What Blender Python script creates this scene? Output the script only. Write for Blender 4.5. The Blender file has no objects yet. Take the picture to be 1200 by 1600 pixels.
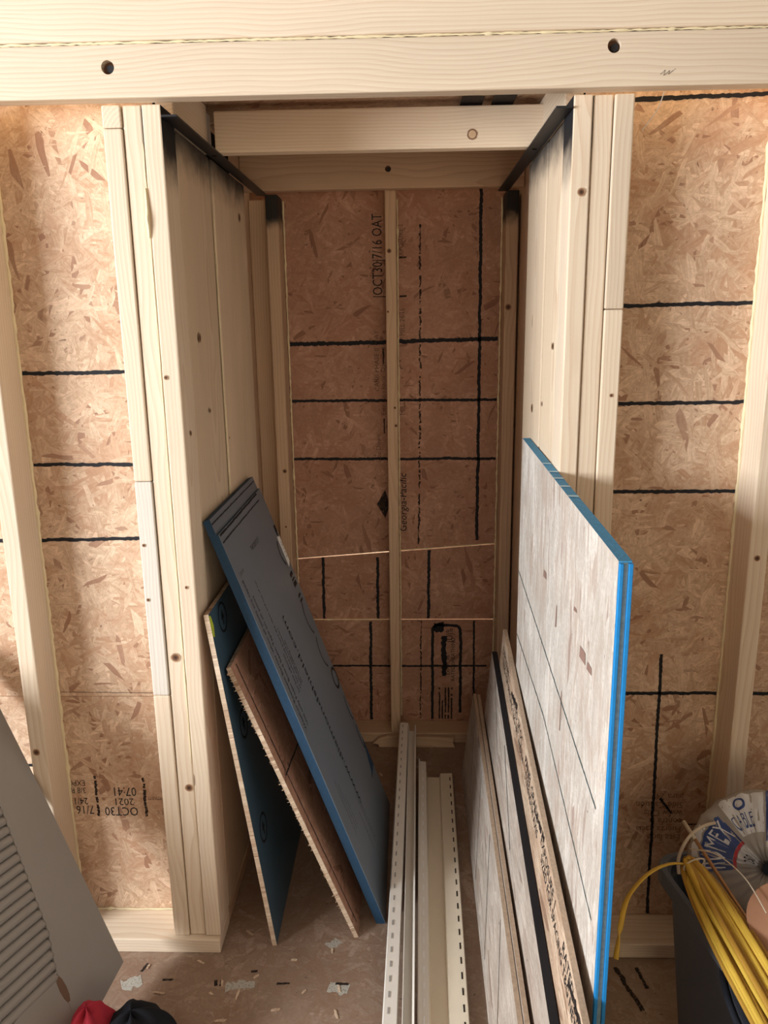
import bpy, bmesh, math, random
from mathutils import Matrix, Vector
random.seed(7)
S = bpy.context.scene
COL = S.collection

# ------------------------------------------------------------------ camera
cam_d = bpy.data.cameras.new('camera'); cam = bpy.data.objects.new('camera', cam_d); COL.objects.link(cam)
H = 1.47
F, CX, CY = 1240.0, 600.0, 800.0
vy = Vector((38, -300, F)).normalized()
vz = -Vector((71, 5180, F)).normalized()
vz = (vz - vy*vz.dot(vy)).normalized()
vx = vy.cross(vz)
cx = Vector((vx.x, vy.x, vz.x)); cyd = Vector((vx.y, vy.y, vz.y)); cz = Vector((vx.z, vy.z, vz.z))
M = Matrix.Identity(4)
for i in range(3):
    M[i][0] = cx[i]; M[i][1] = -cyd[i]; M[i][2] = -cz[i]
M[2][3] = H
cam.matrix_world = M
cam_d.sensor_fit = 'VERTICAL'; cam_d.sensor_height = 32.0; cam_d.lens = F/1600*32.0
cam_d.clip_start = 0.02
S.camera = cam

# ------------------------------------------------------------------ world and light
w = bpy.data.worlds.new('overcast_sky'); S.world = w; w.use_nodes = True
bgn = w.node_tree.nodes['Background']
bgn.inputs[0].default_value = (1.0, 0.80, 0.52, 1); bgn.inputs[1].default_value = 4.0
WX, RY = -3.0, -1.9
WIN = (-1.35, .55, 1.10, 2.10)     # window in the left room wall: y0, y1, z0, z1
FILL_WIN = (-.15, 1.25, .85, 2.05)     # unseen rear window, added for frontal fill light: x0, x1, z0, z1
def daylight(name, loc, rot, sx, sy, power, col):
    l = bpy.data.lights.new(name, 'AREA'); l.shape = 'RECTANGLE'; l.size = sx; l.size_y = sy
    l.energy = power; l.color = col
    o = bpy.data.objects.new(name, l); COL.objects.link(o); o.location = loc; o.rotation_euler = rot
daylight('window_daylight', (WX-.07, (WIN[0]+WIN[1])/2, (WIN[2]+WIN[3])/2), (0, -math.pi/2, 0), WIN[3]-WIN[2], WIN[1]-WIN[0], 255, (.92, .965, 1.0))
daylight('rear_fill_light', ((FILL_WIN[0]+FILL_WIN[1])/2, RY-.07, (FILL_WIN[2]+FILL_WIN[3])/2), (math.pi/2, 0, 0), FILL_WIN[1]-FILL_WIN[0], FILL_WIN[3]-FILL_WIN[2], 2, (.92, .96, 1.0))  # weak lamp added behind the viewer to fill the alcove from the front
S.view_settings.view_transform = 'Standard'; S.view_settings.look = 'None'
S.view_settings.gamma = 1.0; S.view_settings.use_curve_mapping = False
S.view_settings.exposure = 0.0
S.cycles.max_bounces = 6; S.cycles.diffuse_bounces = 4

# ------------------------------------------------------------------ scene graph helpers
W = {}
def place(o, Mw, parent=None):
    COL.objects.link(o)
    if parent is not None:
        o.parent = parent; o.matrix_parent_inverse = W[parent.name].inverted()
    o.matrix_basis = Mw; W[o.name] = Mw
    return o
def T(x, y, z): return Matrix.Translation((x, y, z))
def empty(name, loc, label, cat=None, kind=None, group=None):
    o = bpy.data.objects.new(name, None); o.empty_display_size = .05
    place(o, T(*loc)); tag(o, label, cat, kind, group); return o
def tag(o, label=None, cat=None, kind=None, group=None):
    if label: o['label'] = label
    if cat: o['category'] = cat
    if kind: o['kind'] = kind
    if group: o['group'] = group
    return o
def new(name, me, mats, Mw, parent=None):
    o = bpy.data.objects.new(name, me)
    if not me.materials:
        for m in (mats if isinstance(mats, (list, tuple)) else [mats]): me.materials.append(m)
    else:
        m0 = mats[0] if isinstance(mats, (list, tuple)) else mats
        if me.materials[0] != m0:
            o.material_slots[0].link = 'OBJECT'; o.material_slots[0].material = m0
    return place(o, Mw, parent)
def frame(P, u, v):
    u = Vector(u).normalized(); v = Vector(v); v = (v-u*u.dot(v)).normalized(); n = u.cross(v)
    m = Matrix.Identity(4)
    for i in range(3):
        m[i][0] = u[i]; m[i][1] = v[i]; m[i][2] = n[i]; m[i][3] = P[i]
    return m
_boxes = {}
def box_mesh(dx, dy, dz, bev, name='board'):
    k = (round(dx, 4), round(dy, 4), round(dz, 4), bev)
    if k in _boxes: return _boxes[k]
    bm = bmesh.new(); bmesh.ops.create_cube(bm, size=1)
    for vv in bm.verts: vv.co = Vector((vv.co.x*dx, vv.co.y*dy, vv.co.z*dz))
    if bev: bmesh.ops.bevel(bm, geom=bm.edges[:], offset=bev, segments=2, profile=.5, affect='EDGES')
    me = bpy.data.meshes.new(name); bm.to_mesh(me); bm.free(); _boxes[k] = me
    return me
RX = Matrix.Identity(4)
RYM = Matrix.Rotation(math.pi/2, 4, 'Z')
RZM = Matrix.Rotation(-math.pi/2, 4, 'Y')
def board(name, x0, x1, y0, y1, z0, z1, mat, parent=None, bev=.003, axis=None):
    dx, dy, dz = x1-x0, y1-y0, z1-z0
    ax = axis or max((dx, 'x'), (dy, 'y'), (dz, 'z'))[1]
    c = T((x0+x1)/2, (y0+y1)/2, (z0+z1)/2)
    if ax == 'x': return new(name, box_mesh(dx, dy, dz, bev), mat, c @ RX, parent)
    if ax == 'y': return new(name, box_mesh(dy, dx, dz, bev), mat, c @ RYM, parent)
    return new(name, box_mesh(dz, dy, dx, bev), mat, c @ RZM, parent)
def sheet_mesh(pts, t, name='sheet', bev=0):
    # polygon in local XY (counter clockwise), thickness going to -Z; slot 0 face, slot 1 edges, slot 2 back
    n = len(pts)
    vs = [(a, b, 0) for a, b in pts]+[(a, b, -t) for a, b in pts]
    fs = [tuple(range(n)), tuple(range(2*n-1, n-1, -1))]
    for i in range(n):
        j = (i+1) % n; fs.append((i, i+n, j+n, j))
    me = bpy.data.meshes.new(name); me.from_pydata(vs, [], fs)
    return me
def sheet(name, P, u, v, wd, ht, t, mats, parent=None, pts=None):
    pts = pts or [(0, 0), (wd, 0), (wd, ht), (0, ht)]
    me = sheet_mesh(pts, t, name)
    mats = list(mats) if isinstance(mats, (list, tuple)) else [mats]
    o = new(name, me, mats, frame(P, u, v), parent)
    if len(mats) > 1:
        for p in me.polygons:
            p.material_index = 0 if p.index == 0 else (min(2, len(mats)-1) if p.index == 1 else 1)
    return o
def wallsheet(name, x0, x1, z0, z1, y, mat, parent, t=.011):   # facing the viewer (-Y)
    return sheet(name, (x0, y, z0), (1, 0, 0), (0, 0, 1), x1-x0, z1-z0, t, mat, parent)
def mesh_from(name, vs, fs, mats, Mw, parent=None, smooth=False):
    me = bpy.data.meshes.new(name); me.from_pydata(vs, [], fs); me.update()
    if smooth:
        for p in me.polygons: p.use_smooth = True
    return new(name, me, mats, Mw, parent)
EPS = .0007
def stroke(name, Mw, pts, wd, mat, parent, rough=.25, step=.006, gap=0, lift=EPS):
    # a painted line along pts (local plane of Mw), ragged edges
    vs, fs = [], []
    for k in range(len(pts)-1):
        a, b = Vector(pts[k]), Vector(pts[k+1]); L = (b-a).length
        if L < 1e-6: continue
        d = (b-a)/L; nn = Vector((-d.y, d.x)); n = max(2, int(L/step)); base = None; prev = None; wob = 0
        for i in range(n+1):
            wob = .85*wob + random.uniform(-1, 1)*wd*rough*.25
            p = a+d*(L*i/n)+nn*wob
            h1 = wd/2*(1+random.uniform(-rough, rough)); h2 = wd/2*(1+random.uniform(-rough, rough))
            q1, q2 = p+nn*h1, p-nn*h2
            vs += [(q1.x, q1.y, lift), (q2.x, q2.y, lift)]; cur = len(vs)-2
            if prev is not None and random.random() >= gap: fs.append((prev, prev+1, cur+1, cur))
            prev = cur
    return mesh_from(name, vs, fs, mat, Mw, parent)
def wframe(x, y, z): return frame((x, y, z), (1, 0, 0), (0, 0, 1))
def text(name, s, Mw, a, b, size, rot, mat, parent, squash=1.0, lift=EPS, shear=0):
    c = bpy.data.curves.new('t', 'FONT'); c.body = s; c.size = size; c.resolution_u = 2; c.shear = shear
    o = bpy.data.objects.new('t', c); COL.objects.link(o)
    dg = bpy.context.evaluated_depsgraph_get(); me = bpy.data.meshes.new_from_object(o.evaluated_get(dg))
    bpy.data.objects.remove(o); bpy.data.curves.remove(c)
    me.materials.clear(); me.name = name
    R = T(a, b, lift) @ Matrix.Rotation(rot, 4, 'Z') @ Matrix.Diagonal((squash, 1, 1, 1))
    me.transform(R)
    return new(name, me, mat, Mw, parent)
def catmull(P, n=8, closed=False):
    P = [Vector(p) for p in P]; out = []; m = len(P)
    for i in range(m if closed else m-1):
        g = (lambda k: P[k % m]) if closed else (lambda k: P[max(0, min(m-1, k))])
        p0, p1, p2, p3 = g(i-1), g(i), g(i+1), g(i+2)
        for j in range(n):
            t = j/n
            out.append(.5*((2*p1)+(-p0+p2)*t+(2*p0-5*p1+4*p2-p3)*t*t+(-p0+3*p1-3*p2+p3)*t**3))
    if not closed: out.append(P[-1])
    return out
def tube_mesh(P, r, seg=8, closed=False, flat=None, up=None, name='tube'):
    # r: number or list; flat=(rx, ry) for a flat section with rx kept along 'up'
    vs, fs = [], []; n = len(P); rr = r if isinstance(r, (list, tuple)) else [r]*n
    U = Vector(up) if up else Vector((.3, .2, 1))
    prevN = None
    for i in range(n):
        if closed: t = P[(i+1) % n]-P[i-1]
        else: t = P[min(i+1, n-1)]-P[max(i-1, 0)]
        t = t.normalized() if t.length > 1e-9 else Vector((0, 0, 1))
        if up is not None or prevN is None:
            a = U-t*U.dot(t)
            if a.length < 1e-3: a = Vector((1, 0, 0))-t*t.x
        else: a = prevN-t*prevN.dot(t)
        a.normalize(); prevN = a; b = t.cross(a)
        rx, ry = flat if flat else (rr[i], rr[i])
        for k in range(seg):
            th = 2*math.pi*k/seg; vs.append(P[i]+a*(math.cos(th)*rx)+b*(math.sin(th)*ry))
    for i in range(n if closed else n-1):
        j = (i+1) % n
        for k in range(seg):
            l = (k+1) % seg; fs.append((i*seg+k, i*seg+l, j*seg+l, j*seg+k))
    if not closed:
        fs.append(tuple(range(seg-1, -1, -1))); fs.append(tuple((n-1)*seg+k for k in range(seg)))
    me = bpy.data.meshes.new(name); me.from_pydata([tuple(v) for v in vs], [], fs)
    for p in me.polygons: p.use_smooth = True
    return me
def tube(name, P, r, mat, parent=None, **k):
    return new(name, tube_mesh([Vector(p) for p in P], r, name=name, **k), mat, Matrix.Identity(4), parent)
def bead(name, a, b, r, parent, step=.012):
    a, b = Vector(a), Vector(b); n = max(3, int((b-a).length/step)); P = []; R = []
    for i in range(n+1):
        P.append(a.lerp(b, i/n)+Vector((random.uniform(-1, 1), 0, random.uniform(-1, 1)))*r*.25)
        R.append(r*random.choice([.6, .7, .8, .9, 1, 1.1])*(1.7 if random.random() < .03 else 1))
    return tube(name, P, R, MT['foam'], parent, seg=6)
def disc(name, c, n, r, mat, parent, ry=None, seg=14):
    z = Vector(n).normalized(); a = z.orthogonal().normalized()
    if abs(z.z) < .9: a = Vector((0, 0, 1))
    b = z.cross(a)
    ry = ry or r
    vs = [Vector((0, 0, 0))]+[a*(math.cos(2*math.pi*k/seg)*ry)+b*(math.sin(2*math.pi*k/seg)*r*random.uniform(.85, 1.1)) for k in range(seg)]
    vs = [tuple(v/r) for v in vs]; fs = [(0, 1+k, 1+(k+1) % seg) for k in range(seg)]
    return mesh_from(name, vs, fs, mat, T(*(Vector(c)+z*EPS)) @ Matrix.Scale(r, 4), parent)

# ------------------------------------------------------------------ materials
class NT:
    def __init__(s, name):
        s.m = bpy.data.materials.new(name); s.m.use_nodes = True; s.t = s.m.node_tree; s.n = s.t.nodes
        s.b = s.n['Principled BSDF']
    def add(s, t, **k):
        x = s.n.new(t)
        for a, v in k.items(): setattr(x, a, v)
        return x
    def put(s, sock, v):
        if hasattr(v, 'is_linked'): s.t.links.new(v, sock)
        elif v is not None: sock.default_value = v
    def math(s, op, a, b=None, c=None, clamp=False):
        x = s.add('ShaderNodeMath', operation=op, use_clamp=clamp)
        for i, v in enumerate((a, b, c)):
            if v is not None: s.put(x.inputs[i], v)
        return x.outputs[0]
    def vmath(s, op, a, b=None, scale=None):
        x = s.add('ShaderNodeVectorMath', operation=op); s.put(x.inputs[0], a)
        if b is not None: s.put(x.inputs[1], b)
        if scale is not None: s.put(x.inputs[3], scale)
        return x.outputs[0]
    def mix(s, f, a, b, mode='MIX'):
        x = s.add('ShaderNodeMix', data_type='RGBA', blend_type=mode); s.put(x.inputs[0], f); s.put(x.inputs[6], a); s.put(x.inputs[7], b)
        return x.outputs[2]
    def vmix(s, f, a, b):
        x = s.add('ShaderNodeMix', data_type='VECTOR'); s.put(x.inputs[0], f); s.put(x.inputs[4], a); s.put(x.inputs[5], b)
        return x.outputs[1]
    def fmix(s, f, a, b):
        x = s.add('ShaderNodeMix', data_type='FLOAT'); s.put(x.inputs[0], f); s.put(x.inputs[2], a); s.put(x.inputs[3], b)
        return x.outputs[0]
    def noise(s, vec, scale, detail=3, rough=.55, dist=0):
        x = s.add('ShaderNodeTexNoise'); s.put(x.inputs['Vector'], vec); x.inputs['Scale'].default_value = scale
        x.inputs['Detail'].default_value = detail; x.inputs['Roughness'].default_value = rough; x.inputs['Distortion'].default_value = dist
        return x.outputs[0]
    def ramp(s, f, stops, interp='LINEAR'):
        x = s.add('ShaderNodeValToRGB'); s.put(x.inputs[0], f); e = x.color_ramp.elements; x.color_ramp.interpolation = interp
        while len(e) < len(stops): e.new(.5)
        for i, (p, c) in enumerate(stops):
            e[i].position = p; e[i].color = (*c, 1) if len(c) == 3 else c
        return x.outputs[0]
    def smooth(s, v, lo, hi):
        x = s.add('ShaderNodeMapRange', interpolation_type='SMOOTHSTEP'); s.put(x.inputs[0], v)
        x.inputs[1].default_value = lo; x.inputs[2].default_value = hi; return x.outputs[0]
    def obj(s): return s.add('ShaderNodeTexCoord').outputs['Object']
    def rnd(s): return s.add('ShaderNodeObjectInfo').outputs['Random']
    def sep(s, v):
        x = s.add('ShaderNodeSeparateXYZ'); s.put(x.inputs[0], v); return x.outputs
    def comb(s, a, b, c):
        x = s.add('ShaderNodeCombineXYZ')
        for i, v in enumerate((a, b, c)): s.put(x.inputs[i], v)
        return x.outputs[0]
    def bump(s, h, st=.3, d=.001):
        x = s.add('ShaderNodeBump'); x.inputs['Strength'].default_value = st; x.inputs['Distance'].default_value = d
        s.put(x.inputs['Height'], h); s.put(s.b.inputs['Normal'], x.outputs[0])
    def out(s, col, rough=.75, spec=.25):
        s.put(s.b.inputs['Base Color'], col); s.put(s.b.inputs['Roughness'], rough); s.b.inputs['Specular IOR Level'].default_value = spec
        return s.m
def plain(name, c, rough=.6, spec=.3, metal=0, var=.06, scale=40):
    n = NT(name); v = n.noise(n.obj(), scale, 4)
    k = n.math('MULTIPLY_ADD', v, 2*var, 1-var)
    col = n.mix(1.0, (*c, 1), n.comb(k, k, k), 'MULTIPLY'); n.b.inputs['Metallic'].default_value = metal
    return n.out(col, rough, spec)
def osb(name, light, mid, dark, angles, L=.055, Wd=.0105, fibre=.22, sparse=.05):
    n = NT(name); o = n.obj(); r = n.rnd()
    s = n.sep(o)
    off = n.math('MULTIPLY', r, 31.0)
    base = n.comb(n.math('ADD', s[0], off), n.math('ADD', s[1], n.math('MULTIPLY', r, 17.0)), 0.0)
    wv = n.add('ShaderNodeTexNoise'); n.put(wv.inputs['Vector'], base); wv.inputs['Scale'].default_value = 9; wv.inputs['Detail'].default_value = 1
    base = n.vmath('ADD', base, n.vmath('SCALE', n.vmath('SUBTRACT', wv.outputs['Color'], (.5, .5, .5)), scale=.022))
    best = None
    for i, ang in enumerate(angles):
        rot = n.add('ShaderNodeVectorRotate', rotation_type='Z_AXIS'); n.put(rot.inputs['Vector'], base); rot.inputs['Angle'].default_value = math.radians(ang)
        k = 1+.35*((i*7) % 5-2)/2
        v = n.vmath('ADD', n.vmath('MULTIPLY', rot.outputs[0], (1/(L*k), 1/(Wd*k), 1)), (i*13.7, i*5.3, 0))
        vo = n.add('ShaderNodeTexVoronoi', voronoi_dimensions='2D'); n.put(vo.inputs['Vector'], v); vo.inputs['Scale'].default_value = 1.0
        c = n.sep(vo.outputs['Color'])
        hgt, tone, hue = c[0], c[1], c[2]
        if best is None: best = [hgt, tone, hue, rot.outputs[0]]
        else:
            f = n.math('GREATER_THAN', hgt, best[0])
            best = [n.math('MAXIMUM', hgt, best[0]), n.fmix(f, best[1], tone), n.fmix(f, best[2], hue), n.vmix(f, best[3], rot.outputs[0])]
    fib = n.noise(n.vmath('MULTIPLY', best[3], (16, 300, 1)), 1.0, 3, .65)
    bl_ = n.add('ShaderNodeTexNoise'); n.put(bl_.inputs['Vector'], base); bl_.inputs['Scale'].default_value = 7; bl_.inputs['Detail'].default_value = 3
    bc_ = n.sep(bl_.outputs['Color'])
    t = n.math('ADD', n.math('MULTIPLY_ADD', best[1], .5, .06), n.math('MULTIPLY_ADD', fib, fibre*6, -fibre*3+.18))
    t = n.math('ADD', t, n.math('MULTIPLY_ADD', bc_[0], 1.2, -.6))
    t = n.math('ADD', t, n.math('MULTIPLY_ADD', n.noise(base, 120, 3, .7), 1.0, -.5))
    col = n.ramp(t, [(0.0, mid), (.3, tuple(a*.6+b*.4 for a, b in zip(mid, light))), (.62, light), (1.0, tuple(min(1, a*1.2+.05) for a in light))])
    red = n.smooth(n.math('ADD', bc_[1], n.math('MULTIPLY_ADD', best[2], .35, -.17)), .50, .68)
    col = n.mix(n.math('MULTIPLY', red, .45), col, tuple(a*b for a, b in zip(mid, (1.0, .86, .80)))+(1,))
    dk = n.smooth(best[2], 1-sparse, 1-sparse+.02)
    col = n.mix(n.math('MULTIPLY', dk, n.math('MULTIPLY_ADD', fib, .9, .1)), col, (*dark, 1))
    crack = n.smooth(fib, .66, .74)
    col = n.mix(n.math('MULTIPLY', crack, .5), col, tuple(a*.9 for a in dark)+(1,))
    fleck = n.smooth(n.noise(n.vmath('MULTIPLY', best[3], (.45, 1, 1)), 110, 2, .6), .70, .76)
    col = n.mix(n.math('MULTIPLY', fleck, .75), col, tuple(a*.45 for a in dark)+(1,))
    n.bump(n.noise(base, 130, 2, .6), .35, .0018)
    return n.out(col, .62, .3)
def lumber(name, light, dark, spray=None, side_only=False, amount=1.0, grey=0.0):
    n = NT(name); o = n.obj(); r = n.rnd(); s = n.sep(o)
    rx = n.math('MULTIPLY', r, 23.0)
    ry = n.math('MULTIPLY_ADD', n.math('FRACT', n.math('MULTIPLY', r, 7.31)), .16, -.08)
    rz = n.math('MULTIPLY_ADD', n.math('FRACT', n.math('MULTIPLY', r, 13.7)), .10, .03)
    p = n.comb(n.math('ADD', s[0], rx), n.math('ADD', s[1], ry), n.math('ADD', s[2], rz))
    wv = n.add('ShaderNodeTexNoise'); n.put(wv.inputs['Vector'], n.vmath('MULTIPLY', p, (2.2, 6, 6))); wv.inputs['Scale'].default_value = 1; wv.inputs['Detail'].default_value = 2
    q = n.vmath('ADD', n.vmath('MULTIPLY', p, (.02, 1, 1)), n.vmath('SCALE', n.vmath('SUBTRACT', wv.outputs['Color'], (.5, .5, .5)), scale=.045))
    wave = n.add('ShaderNodeTexWave', wave_type='RINGS', rings_direction='X', wave_profile='SAW'); n.put(wave.inputs['Vector'], q)
    wave.inputs['Scale'].default_value = 42; wave.inputs['Distortion'].default_value = .6; wave.inputs['Detail'].default_value = 1
    ring = n.math('POWER', wave.outputs['Fac'], 2.2)
    fib = n.noise(n.vmath('MULTIPLY', p, (5, 420, 420)), 1, 3, .6)
    blot = n.noise(n.vmath('MULTIPLY', p, (1.6, 9, 9)), 1, 3)
    f = n.math('ADD', n.math('MULTIPLY', ring, .55), n.math('MULTIPLY', n.math('SUBTRACT', fib, .42), .75), clamp=True)
    col = n.mix(f, (*light, 1), (*dark, 1))
    tint = n.math('MULTIPLY_ADD', n.math('FRACT', n.math('MULTIPLY', r, 3.77)), .16, .90)
    tint = n.math('MULTIPLY', tint, n.math('MULTIPLY_ADD', blot, .28, .86))
    col = n.mix(1.0, col, n.comb(tint, tint, tint), 'MULTIPLY')
    # small random pin knots
    vo = n.add('ShaderNodeTexVoronoi'); n.put(vo.inputs['Vector'], n.vmath('MULTIPLY', p, (3.2, 13, 13))); vo.inputs['Scale'].default_value = 1
    kn = n.math('MULTIPLY', n.math('LESS_THAN', vo.outputs['Distance'], .055), n.math('GREATER_THAN', n.sep(vo.outputs['Color'])[0], .62))
    col = n.mix(n.math('MULTIPLY', kn, .8), col, (.13, .06, .03, 1))
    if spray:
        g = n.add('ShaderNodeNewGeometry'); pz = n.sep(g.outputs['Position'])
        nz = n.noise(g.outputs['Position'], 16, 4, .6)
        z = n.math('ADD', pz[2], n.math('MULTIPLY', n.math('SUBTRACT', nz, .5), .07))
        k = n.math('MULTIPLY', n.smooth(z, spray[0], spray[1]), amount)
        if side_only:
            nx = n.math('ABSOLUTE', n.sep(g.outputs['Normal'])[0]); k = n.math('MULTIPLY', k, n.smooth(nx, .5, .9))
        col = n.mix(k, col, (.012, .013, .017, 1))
    n.bump(fib, .25, .0006)
    return n.out(col, .62, .25)

LP, DP = (.80, .685, .545), (.64, .47, .32)
MT = {}
MT['lumber'] = lumber('pine_lumber', LP, DP)
MT['lumber_grey'] = lumber('greyed_pine_lumber', (.70, .66, .60), (.52, .45, .38))
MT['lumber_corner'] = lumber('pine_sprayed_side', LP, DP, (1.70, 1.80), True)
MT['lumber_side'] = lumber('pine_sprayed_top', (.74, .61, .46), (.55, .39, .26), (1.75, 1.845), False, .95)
MT['lumber_back'] = lumber('pine_back_sprayed', (.66, .49, .34), (.46, .29, .19), (1.74, 1.79), False, .97)  # black top is spray paint; base pine darkened for the alcove shade
MT['lumber_shaded'] = lumber('pine_alcove_shaded', (.62, .45, .31), (.44, .28, .18))  # darker copy of the pine, alcove shade put into its colour
ANG = [3, 40, 79, 114, 150]
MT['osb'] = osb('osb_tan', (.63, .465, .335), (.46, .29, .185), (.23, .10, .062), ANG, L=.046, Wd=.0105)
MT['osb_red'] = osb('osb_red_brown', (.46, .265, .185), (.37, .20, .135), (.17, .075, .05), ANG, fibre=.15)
MT['osb_pale'] = osb('osb_pale_panel', (.58, .54, .495), (.44, .385, .335), (.30, .20, .17), [82, 88, 93, 99], L=.09, Wd=.014, sparse=.05)
MT['osb_grey'] = osb('osb_grey_panel', (.47, .415, .365), (.35, .29, .245), (.19, .12, .095), [2, 8, -6, 14], L=.09, Wd=.014)
MT['osb_dim'] = osb('osb_brown_panel', (.56, .43, .32), (.38, .26, .18), (.16, .08, .05), [0, 5, -6, 12], L=.09, Wd=.014)
MT['raw_edge'] = plain('sawn_board_edge', (.46, .35, .26), .85, .2, var=.35, scale=160)
MT['osb_edge'] = osb('osb_cut_edge', (.62, .50, .38), (.45, .32, .22), (.2, .1, .06), [0, 4, 88], L=.02, Wd=.003)
MT['floor'] = osb('osb_floor', (.30, .215, .16), (.25, .17, .122), (.14, .085, .06), ANG, L=.05, Wd=.012, fibre=.10, sparse=.01)
MT['strand'] = plain('reddish_strand', (.27, .17, .14), .7, var=.3)
MT['ink'] = plain('black_ink', (.018, .018, .022), .7, .2)
def faded(name, c, alpha):
    n = NT(name); v = n.noise(n.obj(), 260, 3, .7)
    n.put(n.b.inputs['Alpha'], n.math('MULTIPLY', n.smooth(v, .25, .50), alpha)); return n.out((*c, 1), .7, .2)
MT['print'] = faded('worn_print_ink', (.025, .018, .017), .97)
MT['print_faint'] = faded('faint_print_ink', (.06, .04, .035), .6)
MT['chalk'] = plain('dark_chalk_line', (.06, .085, .09), .8, .2)
MT['foam'] = plain('spray_foam', (.80, .70, .47), .6, .3, var=.12)
MT['steel'] = plain('black_steel', (.012, .013, .017), .42, .45)
MT['dark'] = plain('dark_hollow', (.012, .009, .008), .9, .1)
MT['bore'] = plain('bored_wood', (.16, .08, .045), .9, .1)
for nm_, key, st_ in (('knot_wood', 'knot', [(0, (.035, .018, .012)), (.35, (.10, .05, .03)), (.62, (.22, .115, .065)), (.85, (.42, .27, .165)), (1, (.60, .43, .29))]),
                      ('ringed_knot', 'knot_ring', [(0, (.58, .40, .25)), (.62, (.64, .46, .30)), (.80, (.16, .08, .05)), (1, (.42, .26, .16))])):
    n = NT(nm_); ln = n.add('ShaderNodeVectorMath', operation='LENGTH'); n.put(ln.inputs[0], n.obj())
    MT[key] = n.out(n.ramp(ln.outputs['Value'], st_), .6)
MT['white_tag'] = plain('white_paper', (.85, .86, .87), .7)
MT['foam_face'] = plain('slate_foam_facing', (.145, .18, .225), .36, .5, var=.03, scale=6)
MT['foam_blue'] = plain('blue_foam_edge', (.02, .06, .12), .7, .3, var=.2, scale=90)
MT['coat'] = plain('dark_blue_coating', (.04, .088, .135), .42, .45, var=.05, scale=10)
MT['blue'] = plain('bright_blue_paint', (.012, .24, .62), .5, .4, var=.15, scale=120)
MT['blue_top'] = plain('speckled_blue_paint', (.05, .28, .52), .6, .4, var=.45, scale=220)
MT['blue_pale'] = plain('worn_blue_groove', (.22, .34, .40), .7, .3, var=.4, scale=160)
MT['blue_light'] = plain('light_blue_stripe', (.50, .72, .84), .6, .3)
MT['lime'] = plain('lime_paint', (.50, .62, .05), .6)
MT['vinyl'] = plain('almond_vinyl', (.74, .66, .53), .38, .5, var=.03)
MT['vinyl_white'] = plain('ivory_vinyl', (.76, .73, .68), .36, .5, var=.03)
MT['shutter'] = plain('grey_painted_wood', (.30, .29, .28), .55, .35, var=.05, scale=14)
MT['shutter_wear'] = plain('bare_wood_notch', (.17, .11, .08), .8, .2)
MT['red'] = plain('red_cloth', (.42, .035, .06), .9, .15, var=.2, scale=50)
MT['black_cloth'] = plain('black_cloth', (.014, .016, .022), .9, .15, var=.25, scale=50)
MT['tote'] = plain('grey_plastic', (.095, .115, .15), .48, .45, var=.04)
MT['yellow'] = plain('yellow_cable_jacket', (.55, .36, .05), .42, .4, var=.12, scale=30)
MT['yellow2'] = plain('amber_cable_jacket', (.38, .21, .03), .42, .4, var=.12, scale=30)
MT['copper'] = plain('weathered_copper', (.42, .24, .12), .4, .5, metal=.7, var=.25, scale=60)
MT['beige'] = plain('beige_cable', (.55, .48, .38), .5)
MT['wrap'] = plain('clear_shrink_wrap', (.34, .325, .31), .22, .6, var=.2, scale=25)
MT['label_blue'] = plain('blue_print', (.035, .07, .23), .3, .5)
MT['label_white'] = plain('white_print', (.62, .65, .70), .3, .5)
MT['label_red'] = plain('red_print', (.45, .03, .05), .3, .5)
MT['card'] = plain('brown_fibreboard', (.36, .19, .115), .85, .2, var=.08, scale=60)
MT['putty'] = faded('pale_floor_putty', (.48, .47, .42), .9)
MT['drywall'] = plain('room_plaster', (.24, .20, .17), .9, .1)
MT['window_frame'] = plain('white_window_frame', (.8, .8, .8), .5)

# ------------------------------------------------------------------ the room around the viewer
floor = sheet('floor', (WX, RY, 0), (1, 0, 0), (0, 1, 0), 4.84, 4.7, .02, MT['floor'])
tag(floor, 'dusty brown strand board subfloor under the whole room', 'floor', 'structure')
ceil = sheet('ceiling', (WX, 1.6, 2.40), (1, 0, 0), (0, -1, 0), 4.84, 3.5, .02, MT['drywall'])
tag(ceil, 'plain ceiling of the room above the framed wall', 'ceiling', 'structure')
wl = empty('wall_room_left', (WX, 0, 0), 'room wall to the left holding the daylight window', 'wall', 'structure')
y0, y1, z0, z1 = WIN
for a, b, c, d in ((RY, y0, 0, 2.4), (y1, 1.6, 0, 2.4), (y0, y1, 0, z0), (y0, y1, z1, 2.4)):
    board('wall_panel', WX-.1, WX, a, b, c, d, MT['drywall'], wl, bev=0)
win = empty('window_1', (WX, (y0+y1)/2, z0), 'white framed window in the left room wall', 'window', 'structure')
for a, b, c, d in ((y0, y0+.04, z0, z1), (y1-.04, y1, z0, z1), (y0+.04, y1-.04, z0, z0+.04), (y0+.04, y1-.04, z1-.04, z1)):
    board('window_frame', WX-.065, WX-.02, a, b, c, d, MT['window_frame'], win)
wr = board('wall_room_right', 1.84, 1.94, RY, 1.6, 0, 2.4, MT['drywall'], bev=0); tag(wr, 'plain room wall on the far right side', 'wall', 'structure')
wk = empty('wall_room_rear', (0, RY, 0), 'plain room wall behind the viewer', 'wall', 'structure')
x0, x1, z0, z1 = FILL_WIN
for a, b, c, d in ((WX-.1, x0, 0, 2.4), (x1, 1.94, 0, 2.4), (x0, x1, 0, z0), (x0, x1, z1, 2.4)):
    board('wall_panel', a, b, RY-.1, RY, c, d, MT['drywall'], wk, bev=0)
fill_win = empty('added_fill_window', ((x0+x1)/2, RY, z0), 'added white framed window in the rear room wall for frontal fill', 'window', 'structure')
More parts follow.
